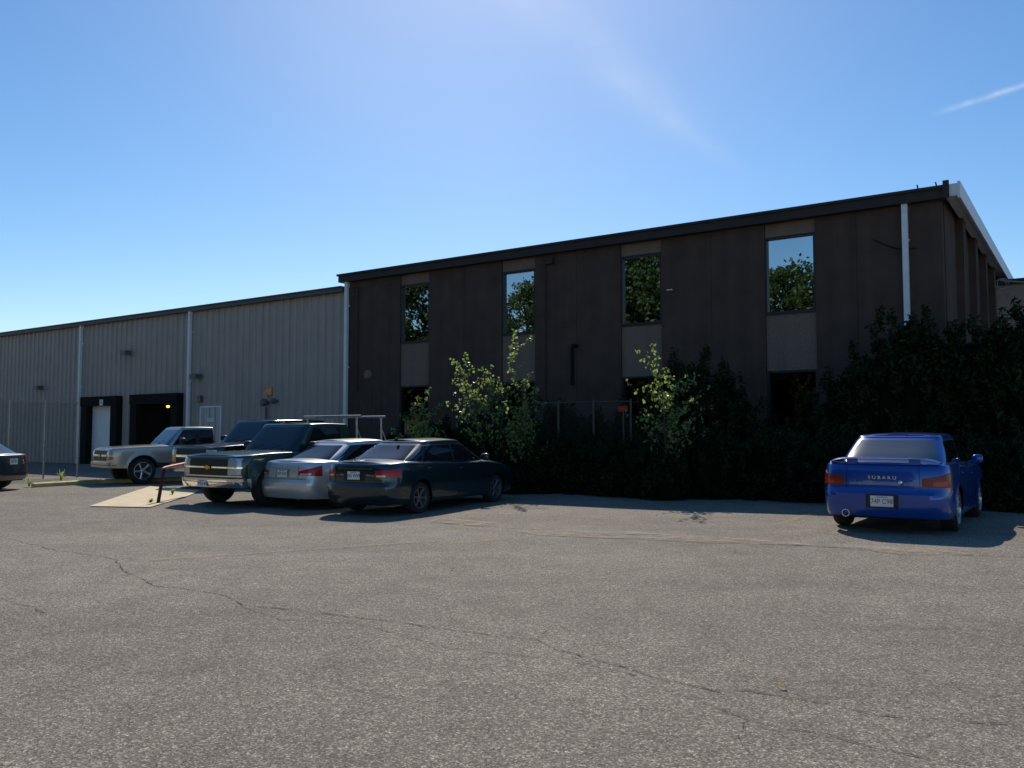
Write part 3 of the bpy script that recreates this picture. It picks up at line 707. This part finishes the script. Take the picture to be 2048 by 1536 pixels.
    def basic(s,wb=.22):
        S=s.S; S.body().build('body',s.p,s.r,True,28); S.cabin().build('cabin',s.p,s.r,True,28)
        u=MB(); yi=S.W-.30; u.box(-S.Lh*.93,S.Lh*.93,-yi,yi,S.sill+.0,S.zs(0)-.2); u.box(S.xr+S.Ra,S.xf-S.Ra,-S.W*.9,S.W*.9,S.sill+.02,S.sill+.3); 
        u.box(-S.Lh*.9,S.xr-S.Ra-.01,-S.W*.8,S.W*.8,S.sill+.03,S.sill+.28); u.box(S.xf+S.Ra+.01,S.Lh*.9,-S.W*.8,S.W*.8,S.sill+.03,S.sill+.28)
        u.build('underbody','under',s.r)
    def plate(s,end,z,txt,ink,w=.305,h=.152,off=.02,y=0,dx=0):
        S=s.S; x=S.pt(-S.Lh if end=='rear' else S.Lh,0,z,off)[0]+dx; sg=-1 if end=='rear' else 1
        p=MB().box(x-.004,x+.004,y-w/2,y+w/2,z-h/2,z+h/2).build('number_plate','plate',s.r)
        mt=(REAR if end=='rear' else FRONT)(x+sg*.0055,y,z-.005)
        textmesh(txt,.095,ink,p,mt,'plate_lettering',.001,.88)
        textmesh('Massachusetts',.026,ink,p,(REAR if end=='rear' else FRONT)(x+sg*.0055,y,z+.058),'plate_lettering',.001)
        return p
def bowtie(x,y,z,s_,mat,parent,sg=1):
    m=MB(); pts=[(-1,-.28),(-.3,-.28),(-.38,-.5),(.45,-.5),(.38,-.28),(1.05,-.28),(.9,.28),(.3,.28),(.38,.5),(-.45,.5),(-.38,.28),(-1.1,.28)]
    n=len(pts); vs=[(x+sg*.0,y+a*s_,z+b*s_) for a,b in pts]+[(x+sg*.012,y+a*s_,z+b*s_) for a,b in pts]
    m.add(vs,[tuple(range(n)),tuple(range(2*n-1,n-1,-1))]+[(i,(i+1)%n,n+(i+1)%n,n+i) for i in range(n)]); return m.build('emblem',mat,parent)
HD=(.5662,.8243); HB=(-.5662,-.8243)
# ---- blue sedan with wing
prof_s=[(.15,.90),(.3,.97),(.45,.985),(.62,1.0),(.8,.985),(.95,.945),(1.05,.90)]
prof_b=[(.15,.92),(.3,.975),(.45,.99),(.62,1.0),(.8,.99),(.95,.965),(1.05,.93)]
S=Shape(4.42,.87,F=[(.15,.12),(.3,.03),(.5,.0),(.62,.05),(.8,.2)],B=[(.15,.10),(.28,.03),(.42,.0),(.57,.0),(.60,.035),(.8,.045),(.93,.065),(1.02,.10)],
 zs=[(-2.21,.985),(-1.6,.99),(-1.0,.96),(0,.92),(1.0,.92),(1.5,.87),(1.95,.76),(2.21,.66)],prof=prof_b,xr=-1.27,xf=1.27,Rw=.315,sill=.20,flare=.016,ex=18,ey=5.6,
 crown=[(-2.2,.025),(-1.6,.035),(0,.05),(1.2,.09),(2.2,.05)],g=dict(fb=1.08,ft=.32,rt=-1.0,rb=-1.66,wb=.75,wt=.60,zt=[(-1.3,1.335),(-.6,1.375),(0,1.385),(.6,1.33)],rr=.055,crown=.025,gx=10,gy=6))
BL=paint('blue_car_paint',(.003,.060,.34),.3,.3)
c=Car('sedan_car','bright blue sedan with low rear wing parked alone at the right, seen from behind','car',S,BL,(5.8,12.97),(.57,.82)); c.basic(); c.wheels(.215,.215,10,'rim',.05)
c.door(-.98,-.10,x0t=-1.05); c.door(-.07,1.02)
c.ge(False,.87,.82,.12,.91,.004,'rear_window','glareglass'); c.ge(True,.88,.82,.12,.93,.004,'windshield','glass')
for sd in (1,-1):
    t_=c.gs(-1.38,.78,-.90,.25,.10,.90,.003,'window_trim','plastic',sd)
    for q in ((-1.02,-.10,-.84,-.10),(-.04,.74,-.04,.24),(-1.34,-1.06,-.94,-.88)): c.gs(*q,.14,.86,.008,'side_window','glass',sd)
    l=c.ep('rear',sd*.52,(.67,.79),sd*1.02,(.665,.875),.010,'taillight','darktail')
    c.ep('rear',sd*.66,(.685,.745),sd*.86,(.69,.76),.014,'brake_lens','taillight',l)
c.ep('rear',-.64,(.608,.616),.64,(.608,.616),.002,'trunk_seam','under'); 
for sd in (1,-1): c.ep('rear',sd*.49,(.62,.96),sd*.496,(.62,.96),.002,'trunk_seam','under')
c.ep('rear',-.22,(.36,.56),.22,(.36,.56),.003,'plate_recess','plastic')
c.ep('rear',-.84,(.205,.235),.84,(.205,.235),.004,'bumper_lip','plastic')
c.plate('rear',.46,'74P C98','platered',off=.014)
xT=S.pt(-S.Lh,0,.79,.002)[0]
textmesh('S U B A R U',.062,'chrome',c.r,REAR(xT-.004,0,.79),'badge_lettering',.002,1.2)
textmesh('WRX',.056,'galv',c.r,REAR(xT-.0,.36,.70),'badge_lettering',.002)
MB().ellipsoid((xT+.0,-.24,.73),.008,.028,.028).build('trunk_lock','chrome',c.r,True)
wg=MB(); prof=[(-.0,0),(.05,.018),(.12,.020),(.16,.006),(.12,-.008),(.05,-.010)]; g=[]
for i in range(29):
    y=-.74+1.48*i/28; zz=1.065-.065*abs(y/.74)**6; g.append([(-2.18+a+.12*(y/.74)**4,y,zz+b) for a,b in prof+[prof[0]]])
wg.grid(g); wg.add(g[0][:6],[(0,1,2,3,4,5)]); wg.add(g[-1][:6],[(0,1,2,3,4,5)])
for y in (-.42,.42): wg.box(-2.12,-2.04,y-.07,y+.07,.98,1.06)
wg.build('rear_wing',BL,c.r,True,40)
ex=MB(); ex.lathe([(.045,.0),(.055,0),(.055,.22),(.0,.22)],20); o=ex.build('exhaust_tip','chrome',c.r,True); o.location=(-2.20,.50,.27); o.rotation_euler=(0,0,-PI/2)
ex=MB(); ex.ellipsoid((-1.95,.48,.27),.22,.10,.08); ex.build('muffler','disc',c.r,True)
c.mirror(.72,1.0,BL,.08,.08)
# ---- silver sedan
S=Shape(4.44,.86,F=[(.15,.12),(.3,.03),(.5,.0),(.62,.05),(.8,.2)],B=[(.15,.14),(.28,.05),(.42,.0),(.57,.0),(.62,.04),(.8,.055),(.95,.09),(1.05,.13)],
 zs=[(-2.22,.985),(-1.6,.995),(-1.0,.965),(0,.93),(1.0,.92),(1.5,.86),(1.95,.76),(2.22,.66)],prof=prof_s,xr=-1.31,xf=1.31,Rw=.305,sill=.21,flare=.008,
 crown=[(-2.2,.04),(-1.6,.05),(0,.05),(1.2,.09),(2.2,.05)],g=dict(fb=1.25,ft=.40,rt=-.90,rb=-1.68,wb=.74,wt=.59,zt=[(-1.4,1.31),(-.6,1.375),(0,1.39),(.7,1.31)],rr=.07,crown=.03))
SI=paint('silver_car_paint',(.64,.64,.63),.45,.35)
c=Car('sedan_car','silver sedan with red tail lights parked between the green truck and dark teal sedan','car',S,SI,(-4.25,18.4),HD); c.basic(); c.wheels(.19,None,7,'rim',.07)
c.door(-.98,-.08,x0t=-1.05); c.door(-.05,1.12)
c.ge(False,.86,.80,.12,.90,.004,'rear_window','glass'); c.ge(True,.88,.82,.12,.93,.004,'windshield','glass')
for sd in (1,-1):
    c.gs(-1.40,.92,-.84,.32,.10,.88,.003,'window_trim','plastic',sd)
    for q in ((-1.28,-.08,-.82,-.10),(-.02,.86,-.04,.30)): c.gs(*q,.14,.84,.008,'side_window','glass',sd)
    l=c.ep('rear',sd*.47,(.72,.80),sd*1.0,(.70,.92),.008,'taillight','taillight'); c.ep('rear',sd*.52,(.725,.755),sd*.76,(.725,.765),.011,'reverse_lens','clearlight',l)
c.ep('rear',-.66,(.635,.643),.66,(.635,.643),.002,'trunk_seam','plastic'); c.ep('rear',-.22,(.67,.84),.22,(.67,.84),.002,'plate_recess','galv')
for sd in (1,-1): c.ep('rear',sd*.455,(.645,.97),sd*.461,(.645,.97),.002,'trunk_seam','plastic')
c.ep('rear',-.80,(.21,.25),.80,(.21,.25),.004,'bumper_lip','plastic')
c.plate('rear',.75,'569 EX2','plategreen'); c.mirror(.85,.99,SI)
MB().ellipsoid((S.pt(-S.Lh,0,.905,.004)[0],0,.905),.01,.035,.028).build('emblem','chrome',c.r,True)
MB().tube([(-2.12,-.40,.24),(-2.0,-.40,.25)],.03).build('exhaust_tip','chrome',c.r,True)
# ---- dark teal sedan
S=Shape(4.70,.885,F=[(.15,.12),(.3,.03),(.5,.0),(.62,.05),(.8,.2)],B=[(.15,.16),(.28,.05),(.42,.0),(.57,.0),(.61,.045),(.8,.05),(.95,.075),(1.06,.12)],
 zs=[(-2.35,.995),(-1.7,1.015),(-1.1,.99),(0,.95),(1.0,.93),(1.6,.87),(2.1,.76),(2.35,.66)],prof=prof_s,xr=-1.36,xf=1.36,Rw=.315,sill=.21,flare=.008,
 crown=[(-2.4,.04),(-1.7,.05),(0,.05),(1.2,.09),(2.4,.05)],g=dict(fb=1.30,ft=.45,rt=-1.0,rb=-1.85,wb=.76,wt=.60,zt=[(-1.5,1.31),(-.7,1.375),(0,1.385),(.7,1.32)],rr=.07,crown=.03))
TE=paint('dark_teal_car_paint',(.009,.027,.036),.35,.3)
c=Car('sedan_car','dark teal sedan nearest the saplings, seen from behind, rightmost of the parked row','car',S,TE,(-2.5,17.05),(.52,.854)); c.basic(); c.wheels(.2,None,6,'dullrim',.09)
c.door(-1.10,-.12,x0t=-1.2); c.door(-.09,1.12)
c.ge(False,.86,.80,.12,.90,.004,'rear_window','glass'); c.ge(True,.88,.82,.12,.93,.004,'windshield','glass')
for sd in (1,-1):
    c.gs(-1.58,.97,-.97,.38,.08,.88,.005,'window_trim','chrome',sd)
    c.gs(-1.56,.95,-.96,.37,.10,.86,.007,'window_surround','plastic',sd)
    for q in ((-1.15,-.14,-.92,-.14),(-.06,.90,-.08,.34),(-1.48,-1.22,-1.0,-.96)): c.gs(*q,.13,.84,.010,'side_window','glass',sd)
    l=c.ep('rear',sd*.50,(.74,.86),sd*1.05,(.75,.90),.008,'taillight','taillight'); c.ep('rear',sd*.54,(.75,.78),sd*.72,(.75,.785),.011,'reverse_lens','clearlight',l)
c.ep('rear',-.44,(.885,.915),.44,(.885,.915),.012,'trunk_trim','chrome'); c.ep('rear',-.26,(.67,.86),.26,(.67,.86),.002,'plate_recess','plastic')
for sd in (1,-1): c.ep('rear',sd*.48,(.645,.98),sd*.486,(.645,.98),.002,'trunk_seam','under')
c.ep('rear',-.68,(.632,.64),.68,(.632,.64),.002,'trunk_seam','under'); c.ep('rear',-.80,(.21,.26),.80,(.21,.26),.004,'bumper_lip','plastic')
c.plate('rear',.77,'165 VW9','plategreen'); c.mirror(.90,1.03,TE)
m=MB(); m.ellipsoid((-1.05,0,1.425),.06,.015,.04); m.build('roof_antenna','plastic',c.r,True)
# ---- pickups
prof_t=[(.3,.96),(.45,.985),(.7,1.0),(.9,.998),(1.05,.985),(1.2,.965)]
def pickup(name,label,p,axle,hdg,L=5.4,W=.975,H=1.82,xf=1.80,xr=-1.54,Rw=.385,cab=(1.25,.62,-.40,-.46),hood=1.135,nose=1.055,belt=1.15,doors=((-.33,.95),),rimm='rim',spokes=5,sill=.38,style='bars',wb=.89,wt=.79,rack=False,plate=None,lower=None,wheelw=.25,gl=.64):
    Lh=L/2; fb,ft,rt,rb=cab
    S=Shape(L,W,F=[(.3,.10),(.42,.04),(.6,.0),(.8,.0),(nose-.08,.015),(nose+.05,.06)],B=[(.3,.06),(.5,0),(1.2,.0)],
      zs=[(-Lh,belt-.02),(rb,belt-.01),(fb,belt-.01),(fb+.4,hood),(Lh-.30,nose+.04),(Lh,nose+.01)],prof=prof_t,xr=xr,xf=xf,Rw=Rw,sill=sill,Ra=Rw*1.2,flare=.02,
      crown=[(-Lh,.0),(rb,.0),(fb,.04),(Lh-.2,.03)],sr=.028,ex=34,ey=10,endlift=.02,
      g=dict(fb=fb,ft=ft,rt=rt,rb=rb,wb=wb,wt=wt,zt=[(rt-.1,H-.060),((rt+ft)/2,H-.05),(ft+.3,H-.09)],rr=.05,crown=.02,gx=20,gy=10,bow=.02))
    c=Car(name,label,'pickup truck',S,p,axle,hdg,'front'); c.basic(); c.wheels(wheelw,None,spokes,rimm,.13)
    for a,b in doors: c.door(a,b,zlo=sill+.10,handle=2,hz=.14)
    c.ge(True,.92,.89,.10,.93,.005,'windshield','glass'); c.ge(False,.8,.78,.2,.85,.005,'rear_window','glass')
    bm_=max(q[1] for q in doors)
    for sd in (1,-1):
        c.gs(min(q[0] for q in doors)+.01,bm_-.02,min(q[0] for q in doors)+.04,bm_-.36,.08,.91,.003,'window_trim','plastic',sd)
        for a,b in doors:
            first=(b==bm_)
            c.gs(a+.06,b-.08 if first else b-.05,a+.08,b-.38 if first else b-.06,.12,.87,.007,'side_window','glass',sd)
        if lower: c.sp(-Lh+.02,Lh-.5,sill+.01,sill+.15,.006,'lower_cladding',lower,sd)
    bc=MB(); bc.box(-Lh+.08,rb-.06,-(W-.12),W-.12,belt-.06,belt+.03); bc.build('bed_cover','plastic',c.r)
    c.mirror(fb-.36,belt+.15,'plastic',.12,.17)
    gh=nose-.04; mid=(gl+gh)/2
    gr=c.ep('front',-W*.66,(gl,gh),W*.66,(gl,gh),.006,'grille','plastic')
    for sd in (1,-1):
        c.ep('front',sd*W*.665,(mid+.015,gh-.012),sd*W*1.0,(mid+.02,gh-.016),.010,'headlight','clearlight')
        c.ep('front',sd*W*.665,(gl+.03,mid-.015),sd*W*1.0,(gl+.04,mid-.012),.008,'turn_light','clearlight' if style=='bars' else 'amber')
    if style=='bars':
        for z0,z1 in ((gl-.005,gl+.022),(mid-.016,mid+.016),(gh-.015,gh+.01)):
            c.ep('front',-W*1.02,(z0,z1),W*1.02,(z0,z1),.016,'grille_bar','chrome',gr,nu=28,nv=2)
        for k in range(2):
            for b0 in (gl+.06,mid+.055): c.ep('front',-W*.64,(b0+k*.045,b0+k*.045+.006),W*.64,(b0+k*.045,b0+k*.045+.006),.011,'grille_slat','disc',gr,nu=10,nv=1)
    else:
        c.ep('front',-W*.64,(mid-.03,mid+.03),W*.64,(mid-.03,mid+.03),.018,'grille_bar','chrome' if style=='single' else p,gr,nu=14,nv=2)
    xg=S.pt(Lh,0,mid,.03)[0]; bowtie(xg,0,mid,.09,'gold',gr)
    bm=c.ep('front',-W*1.2,(gl-.23,gl-.04),W*1.2,(gl-.23,gl-.04),.065,'front_bumper','chrome' if style!='body' else p,None,-.02,nu=30)
    c.ep('front',-W*.95,(sill-.04,gl-.24),W*.95,(sill-.04,gl-.24),.03,'air_dam','plastic')
    c.ep('front',-W*1.1,(gl-.125,gl-.11),W*1.1,(gl-.125,gl-.11),.069,'bumper_strip','plastic',bm,nu=24,nv=1)
    if plate: c.plate('front',gl-.15,plate,'plategreen',off=.085,y=-.12)
    c.ep('rear',-W*.9,(.45,.62),W*.9,(.45,.62),.1,'rear_bumper','chrome',None,-.02)
    for sd in (1,-1): c.sp(-Lh+.02,rb-.08,sill+.1,-.03,.004,'bed_side',p,sd)
    for y0 in (-.45,.15): MB().tube([(fb+.02,y0,belt+.06),(fb-.06,y0+.32,belt+.13)],.008,5).build('wiper','plastic',c.r)
    if rack:
        r=MB(); zt=H+.14; W2=W-.10
        xa=rb-.12; xb=-Lh+1.05
        for x in (xa,xb):
            r.tube([(x,-W2-.12,zt+.02),(x,W2+.12,zt+.02)],.028,8)
            for sd in (1,-1):
                r.tube([(x,sd*W2,belt),(x,sd*(W2-.02),zt)],.025,8); r.tube([(x-.28,sd*W2,belt+.02),(x,sd*(W2-.02),zt-.25)],.016,6)
                r.tube([(x,sd*(W2-.0),zt-.02),(x,sd*(W2-.3),zt+.02)],.016,6)
        r.build('ladder_rack','galv',c.r,True)
    return c
GR=paint('dark_green_truck_paint',(.005,.038,.030),.3,.28)
pickup('pickup_truck','dark green pickup truck with chrome grille and ladder rack facing the lot',GR,(-5.92,18.85),HB,rimm='chromerim',rack=True,plate='7M35 46',lower='galv',cab=(1.20,.68,-.62,-.68),doors=((-.36,.92),))
BK=paint('black_truck_paint',(.008,.009,.011),.3,.25)
pickup('pickup_truck','black pickup truck behind the dark green pickup',BK,(-8.15,23.9),HB,L=5.6,W=1.0,H=1.92,xf=1.85,xr=-1.75,Rw=.40,cab=(1.28,.74,-1.35,-1.50),doors=((-1.28,-.30),(-.26,.98)),style='single',belt=1.22,hood=1.20,nose=1.12,sill=.42,gl=.70)
BG=paint('beige_truck_paint',(.42,.38,.33),.5,.32)
pickup('pickup_truck','beige crew cab pickup truck parked nearest the loading docks',BG,(-11.35,25.6),(-.74,-.67),L=5.2,W=.89,H=1.70,xf=1.68,xr=-1.42,Rw=.385,cab=(1.0,.50,-.50,-.56),doors=((-.46,.02),(.06,.84)),style='body',belt=1.12,hood=1.10,nose=1.02,sill=.46,wb=.81,wt=.71,lower='plastic',gl=.68)
# ---- grey hatchback at the left edge
S=Shape(4.5,.90,F=[(.15,.12),(.5,.0),(.8,.2)],B=[(.2,.10),(.4,.0),(.6,.02),(.9,.08),(1.0,.12)],
 zs=[(-2.25,.93),(-1.0,.96),(0,.95),(1.0,.94),(1.6,.88),(2.25,.7)],prof=prof_s,xr=-1.32,xf=1.35,Rw=.34,sill=.24,flare=.015,
 crown=[(-2.2,.03),(0,.05),(2.2,.05)],g=dict(fb=1.25,ft=.5,rt=-1.45,rb=-2.12,wb=.80,wt=.64,zt=[(-1.9,1.12),(-1.2,1.28),(0,1.34),(.7,1.3)],rr=.08,crown=.03))
GY=paint('dark_grey_car_paint',(.07,.078,.09),.6,.3)
p=gnd(2,984)
c=Car('hatchback_car','dark grey hatchback cut off by the left edge of the picture','car',S,GY,(p.x-.95,p.y+.65),(-.97,.05)); c.basic(); c.wheels(.2,None,5,'rim',.1)
c.door(-1.0,-.1); c.door(-.07,1.1); c.ge(False,.86,.80,.14,.90,.004,'rear_window','glass'); c.ge(True,.88,.82,.12,.93,.004,'windshield','glass')
for sd in (1,-1):
    for q in ((-1.85,-1.12,-1.5,-1.05),(-1.05,-.12,-1.0,-.12),(-.04,.86,-.06,.36)): c.gs(*q,.14,.84,.006,'side_window','glass',sd)
    c.ep('rear',sd*.55,(.70,.88),sd*.98,(.76,.90),.012,'taillight','darktail')
c.plate('rear',.75,'2KP 81','plategreen')
# ------------------------------------------------------------------ light
EL=R(40.5); AZ=R(-2)
sd=Vector((math.sin(AZ)*math.cos(EL),math.cos(AZ)*math.cos(EL),math.sin(EL)))
sl=D.lights.new('sun','SUN'); sl.energy=4.2; sl.angle=R(.53); sl.color=(1,.925,.81)
so=D.objects.new('sun',sl); COL.objects.link(so); so.rotation_euler=sd.to_track_quat('Z','Y').to_euler(); so.location=(0,0,30)
W=D.worlds.new('World'); SC.world=W; W.use_nodes=True; nt=W.node_tree; L=nt.links; bg=nt.nodes['Background']
sky=N(nt,'ShaderNodeTexSky',sky_type='NISHITA'); sky.sun_disc=False; sky.sun_elevation=EL; sky.sun_rotation=AZ; sky.air_density=1.0; sky.dust_density=.3; sky.ozone_density=2.3; sky.altitude=50
hs=N(nt,'ShaderNodeHueSaturation'); hs.inputs['Saturation'].default_value=1.30; L.new(sky.outputs[0],hs.inputs['Color'])
tc=N(nt,'ShaderNodeTexCoord')
def band(p0,p1,w,nscale,lo,hi,amp,soft=.05):
    a=ray(*p0).normalized(); b=ray(*p1).normalized(); n=a.cross(b).normalized(); t=(b-a).normalized()
    def dot(v):
        q=N(nt,'ShaderNodeVectorMath',operation='DOT_PRODUCT'); L.new(tc.outputs['Generated'],q.inputs[0]); q.inputs[1].default_value=tuple(v); return q.outputs['Value']
    def ma(op,x,y=None,z=None):
        q=N(nt,'ShaderNodeMath',operation=op)
        for i,k in enumerate((x,y,z)):
            if k is None: continue
            if isinstance(k,(int,float)): q.inputs[i].default_value=k
            else: L.new(k,q.inputs[i])
        return q.outputs[0]
    d_=ma('DIVIDE',dot(n),w); e_=ma('POWER',2.718,ma('MULTIPLY',ma('MULTIPLY',d_,d_),-1))
    al=dot(t); A=a.dot(t); B=b.dot(t)
    def mr(f0,f1):
        q=N(nt,'ShaderNodeMapRange',interpolation_type='SMOOTHSTEP'); L.new(al,q.inputs[0]); q.inputs[1].default_value=f0; q.inputs[2].default_value=f1; return q.outputs[0]
    rg=ma('MULTIPLY',mr(A-soft,A+soft),mr(B+soft,B-soft))
    ns=N(nt,'ShaderNodeTexNoise'); ns.inputs['Scale'].default_value=nscale; ns.inputs['Detail'].default_value=7; L.new(tc.outputs['Generated'],ns.inputs['Vector'])
    return ma('MULTIPLY',ma('MULTIPLY',ma('MULTIPLY',e_,rg),ramp(nt,ns.outputs['Fac'],[(lo,0),(hi,1)])),amp), ma
b1,ma=band((900,-160),(1330,225),.026,8,.28,.72,.34,.10); b2,_=band((1905,216),(2080,160),.0026,40,.3,.6,.45,.03); b3,_=band((300,-100),(1000,330),.08,4,.4,.8,.12,.3)
b4,_=band((1060,30),(1440,310),.010,14,.3,.75,.18,.08)
tot=ma('ADD',ma('ADD',b1,b2),ma('ADD',b3,b4))
mx=N(nt,'ShaderNodeMix',data_type='RGBA'); L.new(tot,mx.inputs[0]); L.new(hs.outputs[0],mx.inputs[6]); mx.inputs[7].default_value=(6.0,6.9,8.0,1)
L.new(mx.outputs[2],bg.inputs[0]); bg.inputs[1].default_value=.118
# ------------------------------------------------------------------ camera
cd=D.cameras.new('camera'); cd.sensor_width=36; cd.lens=FP/2048*36; cd.clip_end=6000; cd.clip_start=.05
co=D.objects.new('camera',cd); COL.objects.link(co); co.location=(0,0,CH); co.rotation_euler=(PI/2+TH,0,0); SC.camera=co
SC.view_settings.view_transform='Standard'; SC.view_settings.look='None'; SC.view_settings.exposure=0
